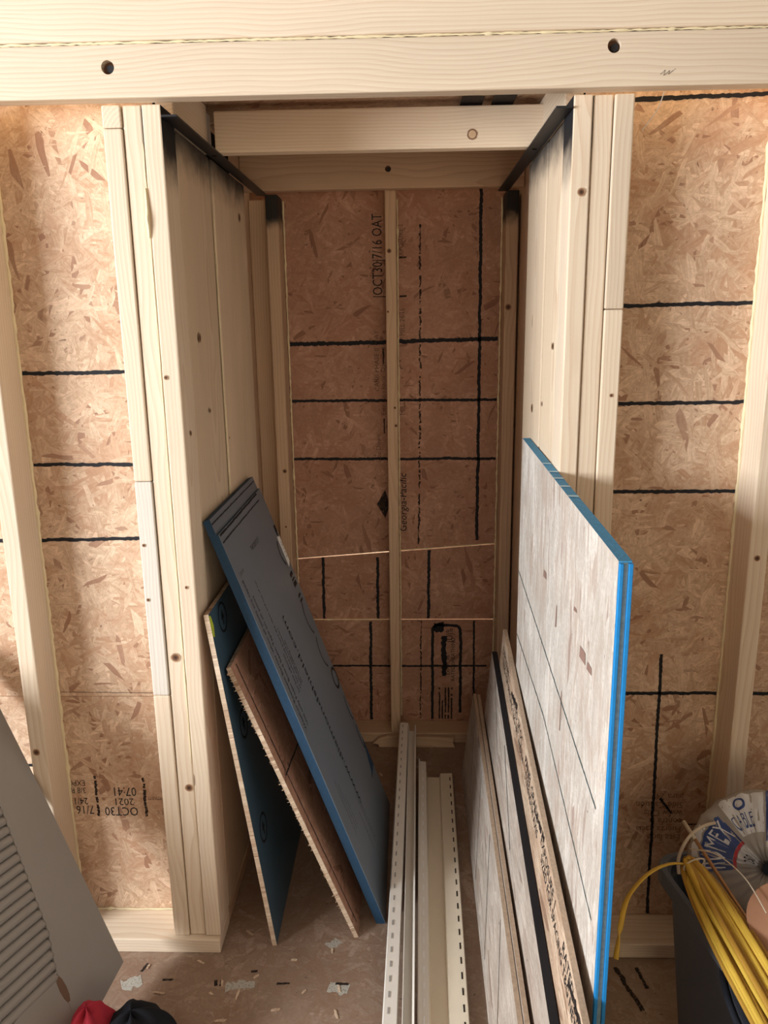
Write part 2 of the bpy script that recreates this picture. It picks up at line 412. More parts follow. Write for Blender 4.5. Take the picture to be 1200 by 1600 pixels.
for a, b, c, d in ((x0, x0+.04, z0, z1), (x1-.04, x1, z0, z1), (x0+.04, x1-.04, z0, z0+.04), (x0+.04, x1-.04, z1-.04, z1)):
    board('window_frame', a, b, RY-.05, RY-.01, c, d, MT['window_frame'], fill_win)

# ------------------------------------------------------------------ header
LB, RB = -3.0, 1.84
hd = empty('trim_1', (0, 1.58, 1.868), 'long pale pine header board with two bolt holes across the top', 'header', 'structure')
def bored(name, x0, x1, y0, y1, z0, z1, holes, r, mat, parent, depth=.02):
    o = board(name, x0, x1, y0, y1, z0, z1, mat, parent)
    me = o.data.copy(); o.data = me
    bm = bmesh.new(); cutters = []
    for hx, hz in holes:
        bmesh.ops.create_cone(bm, cap_ends=True, segments=20, radius1=r, radius2=r, depth=depth*2,
                              matrix=T(hx, y0, hz) @ Matrix.Rotation(math.pi/2, 4, 'X'))
    cm = bpy.data.meshes.new('cut'); bm.to_mesh(cm); bm.free()
    c = bpy.data.objects.new('cut', cm); COL.objects.link(c)
    md = o.modifiers.new('b', 'BOOLEAN'); md.operation = 'DIFFERENCE'; md.object = c; md.solver = 'EXACT'
    bpy.context.view_layer.update()
    dg = bpy.context.evaluated_depsgraph_get(); nm = bpy.data.meshes.new_from_object(o.evaluated_get(dg))
    o.modifiers.clear(); o.data = nm; bpy.data.objects.remove(c); bpy.data.meshes.remove(cm)
    if mat.name not in [m.name for m in nm.materials if m]: nm.materials.clear(); nm.materials.append(mat)
    for hx, hz in holes:
        b = bmesh.new()
        bmesh.ops.create_cone(b, cap_ends=True, segments=20, radius1=r*.98, radius2=r*.98, depth=.004)
        m2 = bpy.data.meshes.new('bolt_recess'); b.to_mesh(m2); b.free()
        new('bolt_recess', m2, MT['bore'], T(hx, y0+depth-.004, hz) @ Matrix.Rotation(math.pi/2, 4, 'X'), o)
        b = bmesh.new(); bmesh.ops.create_cone(b, cap_ends=True, segments=6, radius1=r*.62, radius2=r*.62, depth=.008)
        m2 = bpy.data.meshes.new('bolt_head'); b.to_mesh(m2); b.free()
        new('bolt_head', m2, MT['steel'], T(hx+.002, y0+depth-.009, hz-.001) @ Matrix.Rotation(math.pi/2, 4, 'X'), o)
    return o
hdr = bored('header_board', LB, RB, 1.56, 1.598, 1.868, 1.9565, [(-.538, 1.919), (.365, 1.934)], .0118, MT['lumber'], hd)
board('upper_board', LB, RB, 1.557, 1.598, 1.9608, 2.098, MT['lumber'], hd)
wallsheet('sheathing_panel', LB, RB, 2.1, 2.4, 1.58, MT['osb'], hd)
bead('foam_bead', (LB, 1.563, 1.9587), (RB, 1.563, 1.9587), .0024, hd, .008)
board('joint_shade', LB, RB, 1.568, 1.59, 1.9567, 1.9606, MT['dark'], hd, bev=0)  # near black strip that paints the shade inside the board joint
stroke('pencil_mark', wframe(0, 1.56, 0), [(.448, 1.886), (.456, 1.893), (.454, 1.884), (.464, 1.892), (.462, 1.886), (.474, 1.895)], .0012, MT['print_faint'], hd, .3, .002)

# ------------------------------------------------------------------ framed wall left of the alcove
fl = empty('wall_front_left', (-.9, 1.6, 0), 'framed stud bay with strand board sheathing left of the alcove', 'wall', 'structure')
YF, YB = 1.600, 1.689
def studs_pack(xs, parent, segs, corner_i):
    for i, (a, b) in enumerate(xs):
        cuts = segs.get(i, [])
        zz = [.0385]+cuts+[1.8675]
        for k in range(len(zz)-1):
            m = MT['lumber_corner'] if i == corner_i else (MT['lumber_grey'] if (i == 0 and k == 1 and segs.get(i) and len(cuts) == 3) else MT['lumber'])
            st = board('stud', a+.0008, b-.0008, YF+(.004 if i == 1 else 0), YB-.0005, zz[k]+.0005, zz[k+1]-.0005, m, parent)
LX = [(-.572, -.534), (-.534, -.496), (-.496, -.458)]
studs_pack(LX, fl, {0: [.667, 1.151, 1.827]}, 2)
sL = board('stud', -.865, -.827, YF, YB-.0005, .0385, 1.8675, MT['lumber'], fl)
for xs_ in (-1.27, -1.68, -2.09, -2.50, -2.95): board('stud', xs_, xs_+.038, YF, YB-.0005, .0385, 1.8675, MT['lumber'], fl)
bpL = board('bottom_plate', LB, -.4585, 1.588, YB-.0005, .0005, .038, MT['lumber'], fl)
up = wallsheet('sheathing_panel', LB, -.50, .622, 1.96, YB, MT['osb'], fl)
lo = wallsheet('sheathing_panel', LB, -.50, .001, .6195, YB, MT['osb'], fl)
bead('foam_bead', (-.826, YB-.002, .05), (-.826, YB-.002, 1.86), .0048, fl)
bead('foam_bead', (-.82, YB-.002, .0395), (-.575, YB-.002, .0395), .003, fl)
bead('foam_bead', (-.497, YF+.001, .5), (-.497, YF+.001, 1.80), .0016, fl, .02)
tube('foam_drip', catmull([(-.4985, 1.5985, 1.72), (-.4975, 1.5975, 1.68), (-.4985, 1.596, 1.665), (-.4975, 1.597, 1.65), (-.498, 1.599, 1.63)], 5), [.0018+.0022*math.sin(i/20*math.pi) for i in range(21)], MT['foam'], fl, seg=7)
def hline(parent, sheet_o, x0, x1, z0, z1=None, wd=.008, y=YB, mat='ink', rough=.28, gap=0, name='painted_line'):
    z1 = z0 if z1 is None else z1
    return stroke(name, wframe(0, y, 0), [(x0, z0), (x1, z1)], wd, MT[mat], sheet_o, rough, gap=gap)
for z in (1.369, 1.172, 1.002): hline(fl, up, -1.30, -.574, z, z+.001)
hline(fl, up, -.82, -.575, .632, .630, .002, mat='print_faint', rough=.4)
for x in (-.885,): hline(fl, up, x, x, .70, .96, .007)
hline(fl, lo, -1.2, -.87, .44, .44, .007)
# upside down date stamp
WF = wframe(0, YB, 0)
PI = math.pi
text('printed_text', 'OCT30', WF, -.664, .327, .034, PI, MT['ink'], lo, .78)
text('printed_text', '2021', WF, -.672, .351, .027, PI, MT['print'], lo, .95)
text('printed_text', '07:41', WF, -.664, .381, .034, PI, MT['ink'], lo, .80)
for x in (-.645, -.763): stroke('printed_bar', WF, [(x, .302), (x, .412)], .006, MT['print'], lo, .5, .004, .15)
text('printed_text', '7/16', WF, -.772, .330, .032, PI, MT['ink'], lo, .8)
text('printed_text', '24/16', WF, -.785, .352, .026, PI, MT['ink'], lo, .8)
text('printed_text', '3/8 RI', WF, -.787, .380, .022, PI, MT['print'], lo, .8)
text('printed_text', 'EXPO', WF, -.787, .400, .022, PI, MT['print'], lo, .8)
for i, s in enumerate(('sous c', 'ce', 'minimum', 'cara', 'ora')):
    text('printed_text', s, WF, -.578, .318+.019*i, .02, PI, MT['print_faint'], lo, .8)

# ------------------------------------------------------------------ framed wall right of the alcove
fr = empty('wall_front_right', (.8, 1.6, 0), 'framed stud bay with strand board sheathing right of the alcove', 'wall', 'structure')
RXs = [(.304, .342), (.342, .380), (.380, .418)]
studs_pack(RXs, fr, {2: [1.485]}, 0)
board('stud', .7035, .7415, YF, YB-.0005, .0385, 1.8675, MT['lumber'], fr)
board('stud', 1.11, 1.148, YF, YB-.0005, .0385, 1.8675, MT['lumber'], fr)
board('bottom_plate', .3045, RB, 1.588, YB-.0005, .0005, .038, MT['lumber'], fr)
upr = wallsheet('sheathing_panel', .345, RB, .7315, 1.96, YB, MT['osb'], fr)
lor = wallsheet('sheathing_panel', .345, RB, .001, .729, YB, MT['osb'], fr)
bead('foam_bead', (.7025, YB-.002, .05), (.7025, YB-.002, 1.86), .0042, fr)
for z, zz in ((1.877, 1.883), (1.492, 1.495), (1.293, 1.295), (1.103, 1.103)): hline(fr, upr, .42, .702, z, zz)
hline(fr, lor, .42, .702, .631, .631); hline(fr, lor, .744, 1.1, .631, .631)
hline(fr, lor, .568, .580, .727, .0395, .007); hline(fr, lor, .765, .765, .727, .04, .009)
hline(fr, lor, .59, .62, .36, .32, .006)
for i, s in enumerate(('Este lado', 'Fuerza hacia', 'contra la', 'www Cala', 'Side Caution', 'para 24')):
    text('printed_text', s, WF, .645, .262+.022*i, .024, PI, MT['print_faint'], lor, .9)
text('printed_text', 'SIZED', WF, .86, .355, .04, PI, MT['print'], lor, .8)
stroke('printed_bar', WF, [(.652, .290), (.685, .290)], .003, MT['print'], lor, .4)

# ------------------------------------------------------------------ alcove sides
al = empty('wall_alcove_left', (-.48, 2.1, 0), 'pine boards lining the left side of the alcove, black at the top', 'wall', 'structure')
ar = empty('wall_alcove_right', (.33, 2.1, 0), 'pine boards lining the right side of the alcove, black at the top', 'wall', 'structure')
ZT = 1.8425
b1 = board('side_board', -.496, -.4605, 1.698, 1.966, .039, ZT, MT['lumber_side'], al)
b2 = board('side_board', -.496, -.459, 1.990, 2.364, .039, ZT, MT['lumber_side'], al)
board('side_board', -.535, -.498, 2.30, 2.658, .039, 1.95, MT['lumber_shaded'], al)
board('bottom_plate', -.535, -.459, 1.690, 2.568, .0005, .038, MT['lumber_shaded'], al)
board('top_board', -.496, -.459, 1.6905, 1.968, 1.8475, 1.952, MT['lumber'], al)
board('top_board', -.53, -.497, 1.6905, 2.568, 1.952-.1, 1.952, MT['lumber_shaded'], al)
bead('foam_bead', (-.463, 1.9885, .05), (-.463, 1.9885, 1.72), .0017, al, .02)
sheet('gap_shade', (-.4965, 1.69, .04), (0, 1, 0), (0, 0, 1), .665, 1.9, .004, MT['dark'], al)  # near black sheet standing in for shade between the left boards
sheet('light_leak_patch', (-.4588, 1.962, 1.862), (0, 1, 0), (0, 0, 1), .035, .075, .0005, MT['white_tag'], al)  # white patch in place of light leaking past the beam end
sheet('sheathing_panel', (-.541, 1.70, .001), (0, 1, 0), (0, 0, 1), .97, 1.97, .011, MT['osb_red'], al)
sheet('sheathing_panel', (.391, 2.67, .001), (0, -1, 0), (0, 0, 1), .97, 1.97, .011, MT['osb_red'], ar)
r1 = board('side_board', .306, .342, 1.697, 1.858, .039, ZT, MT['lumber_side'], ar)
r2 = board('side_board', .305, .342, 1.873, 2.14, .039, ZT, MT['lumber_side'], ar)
board('side_board', .345, .382, 2.05, 2.658, .039, 1.95, MT['lumber_shaded'], ar)
board('bottom_plate', .305, .382, 1.690, 2.568, .0005, .038, MT['lumber_shaded'], ar)
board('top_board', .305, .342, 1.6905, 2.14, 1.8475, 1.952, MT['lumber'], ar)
sheet('gap_shade', (.3425, 2.135, .04), (0, -1, 0), (0, 0, 1), .445, 1.9, .002, MT['dark'], ar)  # shade in the right board gaps, painted by a near black sheet
board('top_board', .345, .382, 1.6905, 2.04, 1.86, 1.952, MT['lumber_shaded'], ar)
# ------------------------------------------------------------------ alcove back wall
ab = empty('wall_alcove_back', (0, 2.6, 0), 'dim strand board back wall of the alcove with a centre stud', 'wall', 'structure')
BY = 2.66; BF = 2.57
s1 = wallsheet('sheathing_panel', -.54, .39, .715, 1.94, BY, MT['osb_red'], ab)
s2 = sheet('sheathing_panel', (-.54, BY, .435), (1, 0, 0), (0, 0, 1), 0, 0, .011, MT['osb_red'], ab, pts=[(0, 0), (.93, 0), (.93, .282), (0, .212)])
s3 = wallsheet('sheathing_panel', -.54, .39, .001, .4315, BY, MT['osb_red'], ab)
s1.data = sheet_mesh([(0, -.0648), (.93, .0062), (.93, 1.225), (0, 1.225)], .011); s1.data.materials.append(MT['osb_red'])
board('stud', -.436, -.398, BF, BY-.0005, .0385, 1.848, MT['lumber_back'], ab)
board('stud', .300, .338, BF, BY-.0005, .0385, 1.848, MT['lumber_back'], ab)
board('corner_board', -.4975, -.4365, 2.62, 2.658, .0385, 1.84, MT['lumber_shaded'], ab)
board('corner_board', .3385, .3445, 2.60, 2.658, .0385, 1.84, MT['lumber_shaded'], ab)
cs = board('stud', -.070, -.036, BF, BY-.0005, .0385, 1.905, MT['lumber_shaded'], ab)
board('bottom_plate', -.497, .344, BF-.002, BY-.0005, .0005, .038, MT['lumber_shaded'], ab)
bead('foam_bead', (-.394, BY-.002, .05), (-.394, BY-.002, 1.84), .0032, ab)
bead('foam_bead', (.297, BY-.002, .05), (.297, BY-.002, 1.84), .0032, ab)
bead('foam_bead', (-.033, BY-.002, .06), (-.033, BY-.002, 1.84), .003, ab)
bead('foam_bead', (-.036, BY-.002, .69), (.295, BY-.002, .7145), .0022, ab)
bead('foam_bead', (-.39, BY-.002, .4335), (-.07, BY-.002, .4335), .0022, ab)
def bl(s, x0, z0, x1, z1, wd=.008, mat='ink', rough=.28, gap=0): return hline(ab, s, x0, x1, z0, z1, wd, BY, mat, rough, gap)
for z, zz, wd in ((1.397, 1.407, .013), (1.211, 1.209, .009), (1.015, 1.011, .009)):
    bl(s1, -.392, z, .292, zz, wd)
bl(s1, .231, 1.875, .233, .725, .010)
bl(s1, .040, 1.765, .033, .705, .005, 'print', .9, .25)
for x in (-.304, -.112, .067): bl(s2, x, .665 if x < .05 else .69, x-.002, .437, .010)
bl(s3, -.141, .425, -.145, .042, .010); bl(s3, -.305, .255, .274, .255, .007); bl(s3, .227, .428, .229, .10, .007)
bl(s3, .04, .428, .035, .042, .004, 'print', .9, .25)
BFm = wframe(0, BY, 0); UPR = PI/2
text('printed_text', '|OCT30|7/16 OAT', BFm, -.083, 1.540, .046, UPR, MT['ink'], s1, .72)
text('printed_text', '2021  24.16', BFm, -.048, 1.560, .036, UPR, MT['print'], s1, .8)
text('printed_text', 'CARB PHASE II  DAY', BFm, -.098, 1.24, .022, UPR, MT['print_faint'], s1)
text('printed_text', 'Este lado hacia  Day One', BFm, -.077, 1.16, .022, UPR, MT['print_faint'], s1)
text('printed_text', 'EXPOSURE 1', BFm, -.015, 1.66, .024, UPR, MT['print_faint'], s1, .8)
text('printed_text', 'MILL 24/16', BFm, -.012, 1.42, .024, UPR, MT['print_faint'], s1, .8)
text('printed_text', 'Side Down', BFm, -.096, 1.00, .022, UPR, MT['print_faint'], s1)
text('printed_text', 'MILLS', BFm, -.012, 1.16, .026, UPR, MT['print_faint'], s1, .9)
for z in (1.33, 1.10): stroke('printed_bar', BFm, [(-.083, z), (-.083, z+.05)], .004, MT['print'], s1, .3)
text('printed_text', 'Georgia-Pacific', BFm, -.010, .755, .036, UPR, MT['ink'], s1, .95, shear=.15)
for z in (1.665, 1.545): stroke('printed_bar', BFm, [(-.028, z), (-.005, z)], .005, MT['print'], s1, .3)
dm = [(-.083, .905), (-.112, .855), (-.083, .805), (-.068, .855)]
mesh_from('printed_diamond', [(a, b, EPS) for a, b in dm], [(0, 1, 2, 3)], MT['print'], BFm, s1)
# framed mill stamp low on the back wall
stroke('printed_frame', BFm, [(.080, .045), (.080, .40), (.092, .412), (.172, .408), (.180, .395), (.180, .07)], .010, MT['ink'], s3, .25, .008)
stroke('printed_block', BFm, [(.122, .215), (.122, .37)], .017, MT['ink'], s3, .35, .008)
stroke('printed_block', BFm, [(.085, .405), (.120, .405)], .034, MT['ink'], s3, .3, .008)
text('printed_text', 'RATED SHEATHING', BFm, .160, .195, .020, UPR, MT['ink'], s3, .95)
text('printed_text', 'EXPOSURE', BFm, .142, .22, .017, UPR, MT['ink'], s3, .95)
text('printed_text', '(O)%', BFm, .152, .345, .036, UPR, MT['ink'], s3, .7)
for i in range(5): stroke('printed_bar', BFm, [(.105+.011*i, .045), (.105+.011*i, .17-.05*(i == 1))], .0055, MT['print'], s3, .35, .008, .08)
# alcove top
at = empty('trim_2', (0, 2.2, 1.85), 'cross beams and strand board lid closing the top of the alcove', 'beam', 'structure')
sheet('lid_panel', (-.53, 2.655, 1.9535), (1, 0, 0), (0, -1, 0), .91, 1.05, .011, MT['osb'], at)
cb1 = board('cross_beam', -.440, .322, 1.95, 1.988, 1.848, 1.9365, MT['lumber'], at)
cb2 = bored('cross_beam', -.4965, .3435, 2.50, 2.538, 1.848, 1.952, [(-.057, 1.902)], .009, MT['lumber_shaded'], at)
tl = wframe(0, 2.0, 0)
kx = disc('knot', (.147, 1.9495, 1.876), (0, -1, 0), .012, MT['knot_ring'], cb1)
sheet('lid_print', (.12, 2.02, 1.9421), (1, 0, 0), (0, -1, 0), .05, .12, .0002, MT['print'], at)
sheet('lid_print', (.19, 2.00, 1.9421), (1, 0, 0), (0, -1, 0), .05, .12, .0002, MT['print'], at)
def bar(name, x0, x1, hx, label):
    o = board(name, x0, x1, 1.594, 2.560, 1.8432, 1.8472, MT['steel'], bev=.0006); tag(o, label, 'steel bar')
    disc('bolt_hole', (hx, 1.952, 1.8430), (0, 0, -1), .006, MT['dark'], o)
    return o
bar('steel_bar', -.4575, -.428, -.443, 'black steel bar along the top of the alcove left side')
bar('steel_bar', .273, .3035, .288, 'black steel bar along the top of the alcove right side')
# knots on the boards
for (c, nn, r, p) in (((-.458, 1.77, 1.438), (1, 0, 0), .011, b1), ((-.458, 1.819, 1.273), (1, 0, 0), .006, b1), ((-.458, 2.275, 1.747), (1, 0, 0), .012, b2),
                      ((-.458, 1.645, 1.245), (1, 0, 0), .006, b1), ((-.458, 1.989+.01, 1.184), (1, 0, 0), .004, b2),
                      ((-.497, 2.42, 1.30), (1, 0, 0), .013, al), ((-.497, 2.44, 1.20), (1, 0, 0), .011, al),
                      ((.304, 1.723, 1.412), (-1, 0, 0), .008, r1), ((.304, 1.978, 1.254), (-1, 0, 0), .011, r2), ((.304, 1.837, 1.279), (-1, 0, 0), .006, r1)):
    k = disc('knot', c, nn, r, MT['knot'], p)
for x, z, r in ((-.515, .757, .011), (-.487, 1.364, .005), (-.508, .436, .010), (-.562, 1.014, .004), (-.563, .892, .004), (-.478, .92, .004), (-.85, .527, .009)):
    disc('knot', (x, 1.5995 if x != -.515 and x != -.508 else 1.6035, z), (0, -1, 0), r, MT['knot'], fl)
for x, z, r in ((.402, 1.319, .004), (.326, 1.699, .008), (.72, .98, .007)):
    disc('knot', (x, 1.5995, z), (0, -1, 0), r, MT['knot'], fr)
for x, z, r in ((-.058, 1.678, .008), (-.045, 1.195, .005), (-.042, 1.137, .006), (-.064, 1.496, .004)):
    disc('knot', (x, 2.5695, z), (0, -1, 0), r, MT['knot'], cs)
for x, z, r in ((-.411, .99, .008), (-.415, .80, .004), (.312, 1.505, .011)):
    disc('knot', (x, 2.5695, z), (0, -1, 0), r, MT['knot'], ab)

# ------------------------------------------------------------------ boards leaning on the left
def leaning(name, P, u, v, wd, ht, t, mats, label, cat, group=None, pts=None):
    o = sheet(name, P, u, v, wd, ht, t, mats, None, pts); tag(o, label, cat, None, group); return o
# B dark blue coated panel
vB = (-.112, 0, .853)
pB = leaning('coated_panel', (-.327, 1.613, .002), (0, 1, 0), vB, .48, .858, .011, (MT['coat'], MT['osb_edge'], MT['osb_red']),
             'strand board with dark blue coating leaning beside the left alcove corner', 'panel')
mB = W[pB.name]
def ring_logo(M_, a, b, r, parent, mat, tw=.006, squash=1):
    vs, fs = [], []; N = 28
    for k in range(N):
        th = 2*PI*k/N
        vs += [(a+math.cos(th)*r*squash, b+math.sin(th)*r, EPS), (a+math.cos(th)*(r-tw)*squash, b+math.sin(th)*(r-tw), EPS)]
    for k in range(N):
        l = (k+1) % N; fs.append((2*k, 2*k+1, 2*l+1, 2*l))
    mesh_from('printed_ring', vs, fs, mat, M_, parent)
for a, b in ((.098, .815), (.094, .545), (.082, .27)):
    ring_logo(mB, a, b, .036, pB, MT['ink'])
    mesh_from('printed_arrow', [(a, b+.02, EPS), (a-.012, b-.004, EPS), (a-.004, b-.004, EPS), (a-.004, b-.018, EPS), (a+.004, b-.018, EPS), (a+.004, b-.004, EPS), (a+.012, b-.004, EPS)], [(0, 1, 2, 3, 4, 5, 6)], MT['ink'], mB, pB)
sheet('lime_mark', mB @ Vector((.001, .80, .0004)), (0, 1, 0), vB, .018, .05, .0003, MT['lime'], pB, pts=[(0, .006), (.012, 0), (.02, .025), (.012, .05), (0, .055)])
# C bare strand board
vC = (-.274, 0, .715)
pC = leaning('strand_board', (-.131, 1.643, .002), (0, 1, 0), vC, .47, .765, .011, (MT['osb_red'], MT['osb_edge'], MT['osb_red']),
             'bare red brown strand board with frayed edge leaning in the middle of the left pile', 'panel')
mC = W[pC.name]
stroke('chalk_line', mC, [(.036, .755), (.030, .02)], .004, MT['ink'], pC, .4)
stroke('chalk_line', mC, [(.02, .46), (.46, .42)], .004, MT['ink'], pC, .4)
# frayed fibres along the near edge of C
vs, fs = [], []
for i in range(170):
    b = random.uniform(.01, .755); l = random.uniform(.002, .007); ww = random.uniform(.0006, .0018); zz = random.uniform(-.012, -.006)
    k = len(vs); vs += [(0, b-ww, zz), (0, b+ww, zz), (-l*.5, b+random.uniform(-.003, .003), zz-l*.8), (0, b, zz-.002)]
    fs += [(k, k+1, k+2), (k+1, k+3, k+2), (k+3, k, k+2)]
fo = mesh_from('frayed_fibres', vs, fs, MT['osb_edge'], mC, pC); fo['kind'] = 'stuff'
# A foam insulation board
vA = (-.372, 0, 1.05); dA = Vector(vA).normalized(); nA = Vector((0, 1, 0)).cross(dA)
PA0 = Vector((-.066, 1.69, .002))
tA = .0225
pA = empty('foam_board', (-.07, 1.69, 0), 'tall slate blue foam insulation board with printed text leaning in front of the left pile', 'insulation board')
HA = 1.11; HB = 1.072
core = sheet('foam_core', PA0-nA*.0012, (0, 1, 0), dA, .50, HB, tA-.0012, (MT['foam_blue'],), pA)
sheet('facing', PA0, (0, 1, 0), dA, .50, HB, .0011, (MT['foam_face'],), pA)
sheet('shiplap_edge', PA0+dA*HB-nA*.006, (0, 1, 0), dA, .50, HA-HB, tA-.006, (MT['foam_face'], MT['foam_blue']), pA)
mA = frame(PA0, (0, 1, 0), dA)
for b, wd in ((1.050, .003), (1.068, .005)): stroke('cut_line', mA, [(.004, b), (.44, b)], wd, MT['ink'], pA, .3)
stroke('cut_line', frame(PA0-nA*.006, (0, 1, 0), dA), [(.0, 1.098), (.49, 1.098)], .003, MT['ink'], pA, .3)
text('printed_text', 'THIS SIDE OUT', mA, .185, .972, .018, 0, MT['print'], pA, .8)
text('printed_text', '1700/00', mA, .02, .958, .014, 0, MT['print_faint'], pA)
text('printed_text', 'www.diamondshield.com', mA, .222, .21, .034, UPR, MT['ink'], pA, 1.66)
for a, s, sz in ((.020, 'Weather Resistant Barrier when all joints are taped', .020), (.045, 'Use only Foam Board Seam Tape on all joints', .020),
                 (.085, 'for best adhesion', .016), (.104, 'to this surface keep board dry, clean and out of sun', .015), (.122, 'apply with approved fasteners', .014), (.136, 'see local building code', .014)):
    text('printed_text', s, mA, a+.012, .55 if sz > .016 else .62, sz, UPR, MT['print'], pA, .95)
for a, s in ((.20, 'fire hazard: keep from flame'), (.215, 'do not leave exposed'), (.165, 'store flat and covered')):
    text('printed_text', s, mA, a, .10, .013, UPR, MT['print_faint'], pA)
for i, s in enumerate(('foam sheathing installation notes', 'meets type IV requirements', 'thermal resistance')):
    text('printed_text', s, mA, .07+.018*i, .22, .012, UPR, MT['print_faint'], pA)
def arc(a, b, r, t0, t1, sq=1): return [(a+math.cos(t0+(t1-t0)*k/10)*r*sq, b+math.sin(t0+(t1-t0)*k/10)*r) for k in range(11)]
for pts, wd in ((arc(.50, .885, .05, PI*.75, PI*1.25, 1.4), .007), ([(.44, .815), (.478, .815)], .012), ([(.44, .80), (.478, .80)], .006), ([(.44, .785), (.478, .785)], .014),
                ([(.435, .75), (.47, .75)], .007), ([(.435, .735), (.47, .735)], .007), (arc(.48, .68, .06, PI*.7, PI*1.3, 1), .006), (arc(.48, .57, .06, PI*.7, PI*1.3), .006), (arc(.47, .47, .03, 0, 2*PI), .009),
                (arc(.50, .36, .05, PI*.7, PI*1.3, .6), .006), (arc(.50, .26, .05, PI*.7, PI*1.3, .6), .006)):
    stroke('printed_logo', mA, pts, wd, MT['print'], pA, .1, .01)
sheet('dark_patch', mA @ Vector((.478, .925, .0004)), (0, 1, 0), dA, .02, .035, .0003, MT['ink'], pA)
lab = sheet('shipping_label', mA @ Vector((.44, .835, .0004)), (0, 1, 0), dA, .05, .085, .0004, MT['white_tag'], pA, pts=[(.03, 0), (.06, .01), (.06, .105), (.03, .09)])
text('printed_text', 'R-5 1 IN', W[lab.name], .052, .025, .014, UPR, MT['print'], lab)
sheet('torn_patch', mA @ Vector((.40, .15, .0004)), (0, 1, 0), dA, .1, .1, .0004, MT['foam_blue'], pA, pts=[(.10, 0), (.10, .10), (.075, .055), (.045, .01), (.02, 0)])

# ------------------------------------------------------------------ sheets stacked on the right
# E tall pale panel with blue edges
pE = empty('subfloor_panel', (.294, 1.5, 0), 'tall pale subfloor panel with bright blue edges standing at the right', 'panel')
XE, tE = .2845, .0185
e = sheet('panel_face', (XE, 1.99, .001), (0, -1, 0), (0, 0, 1), 0, 0, tE, (MT['osb_pale'], MT['blue_top'], MT['osb_dim']), pE,
          pts=[(0, 0), (.946, 0), (.946, 1.146), (0, 1.177)])
mE = W[e.name]
def strip(name, x0, x1, y0, y1, mat): board(name, x0, x1, y0, y1, .002, 1.145, mat, pE, bev=.0008)
strip('edge_lip', XE+.0001, XE+.0055, 1.036, 1.0435, MT['blue'])
strip('groove', XE+.0055, XE+.0125, 1.0395, 1.0437, MT['blue_pale'])
strip('edge_lip', XE+.0125, XE+.0184, 1.036, 1.0435, MT['blue'])
for y in (1.681, 1.601, 1.542, 1.475, 1.400):
    s_ = 1.99-y; zt = 1.178-s_*.0328+.0006
    mesh_from('paint_stripe', [(XE, y-.007, zt+.0003), (XE+tE, y-.010, zt+.0003), (XE+tE, y+.005, zt+.0001), (XE, y+.008, zt+.0001)], [(0, 1, 2, 3)], MT['blue_light'], Matrix.Identity(4), pE)
stroke('chalk_line', mE, [(-.0+.002, .829), (.90, .733)], .004, MT['chalk'], pE, .35)
stroke('chalk_line', mE, [(.002, .653), (.43, .641), (.91, .54)], .004, MT['chalk'], pE, .35)
for a, b, l, h in ((.37, .935, .035, .018), (.74, .915, .045, .024), (.795, .918, .035, .016), (.68, .975, .025, .010), (.52, .88, .012, .05), (.60, .70, .008, .09)):
    mesh_from('dark_strand', [(a, b, EPS), (a+l, b+.004, EPS), (a+l*.96, b+h, EPS), (a+.004, b+h*.9, EPS)], [(0, 1, 2, 3)], MT['strand'], mE, pE)
# leaning lower sheets: face plane given by top-edge line and bottom line
def low_sheet(name, far, near, xb_far, xb_near, t, mats, label, cat='panel'):
    # far / near: (x, y, z) of the top left edge; bottom left edge on the floor at xb
    C, D = Vector(far), Vector(near)
    A = Vector((xb_near, D.y, .002)); B = Vector((xb_far, C.y, .002))
    u = (A-B).normalized(); v = (C-B); v = (v-u*u.dot(v)).normalized()
    ab = lambda P: ((P-B).dot(u), (P-B).dot(v))
    o = sheet(name, B, u, v, 0, 0, t, mats, None, pts=[(0, 0), ab(A), ab(D), ab(C)]); tag(o, label, cat); return o
RE = MT['raw_edge']
pD0 = low_sheet('printed_sheet', (.2730, 2.19, .585), (.2705, .90, .425), .228, .222, .011, (MT['osb_dim'], RE, MT['osb_dim']), 'brown strand board sheet with smudged black print against the tall blue edged panel')
pD1 = low_sheet('black_edged_sheet', (.2485, 2.26, .485), (.2385, .92, .300), .204, .198, .0165, (MT['osb_grey'], MT['ink'], MT['osb_dim']), 'strand board sheet with a black painted top edge in the right stack')
pD2 = low_sheet('thin_sheet', (.2165, 2.375, .285), (.1935, .90, .222), .182, .172, .010, (MT['osb_grey'], RE, MT['osb_dim']), 'thin strand board sheet second from the vinyl trims in the right stack')
pD3 = low_sheet('thin_sheet', (.2045, 2.385, .283), (.1815, .90, .220), .169, .159, .010, (MT['osb_grey'], RE, MT['osb_dim']), 'lowest thin strand board sheet right beside the vinyl trims')
def onD(o, pts, wd, mat='ink', **k): stroke('chalk_line', W[o.name], pts, wd, MT[mat], o, .35, **k)
onD(pD1, [(.14, .455), (.33, .33)], .003); onD(pD1, [(.42, .41), (.66, .28)], .004)
for i in range(5): onD(pD3, [(.12+.27*i, .255-.012*i), (.30+.27*i, .03)], .0035)
mD0 = W[pD0.name]
random.seed(3)
for i, (s1_, s2_) in enumerate((('EXPOSURE 1', 'SIZED FOR SPACING'), ('RATED 24 OC', 'T&G NET WIDTH'), ('PANEL GRADE', 'STRENGTH AXIS'), ('EXPOSURE 1', 'SIZED FOR SPACING'), ('RATED 24 OC', 'T&G NET WIDTH'))):
    a0 = .04+.25*i; sl = -.1085; b0 = .578+sl*a0
    text('smudged_print', s1_, mD0, a0, b0-.042, .030, sl, MT['ink'], pD0, 1.05)
    text('smudged_print', s2_, mD0, a0+.02, b0-.070, .028, sl, MT['ink'], pD0, .95)
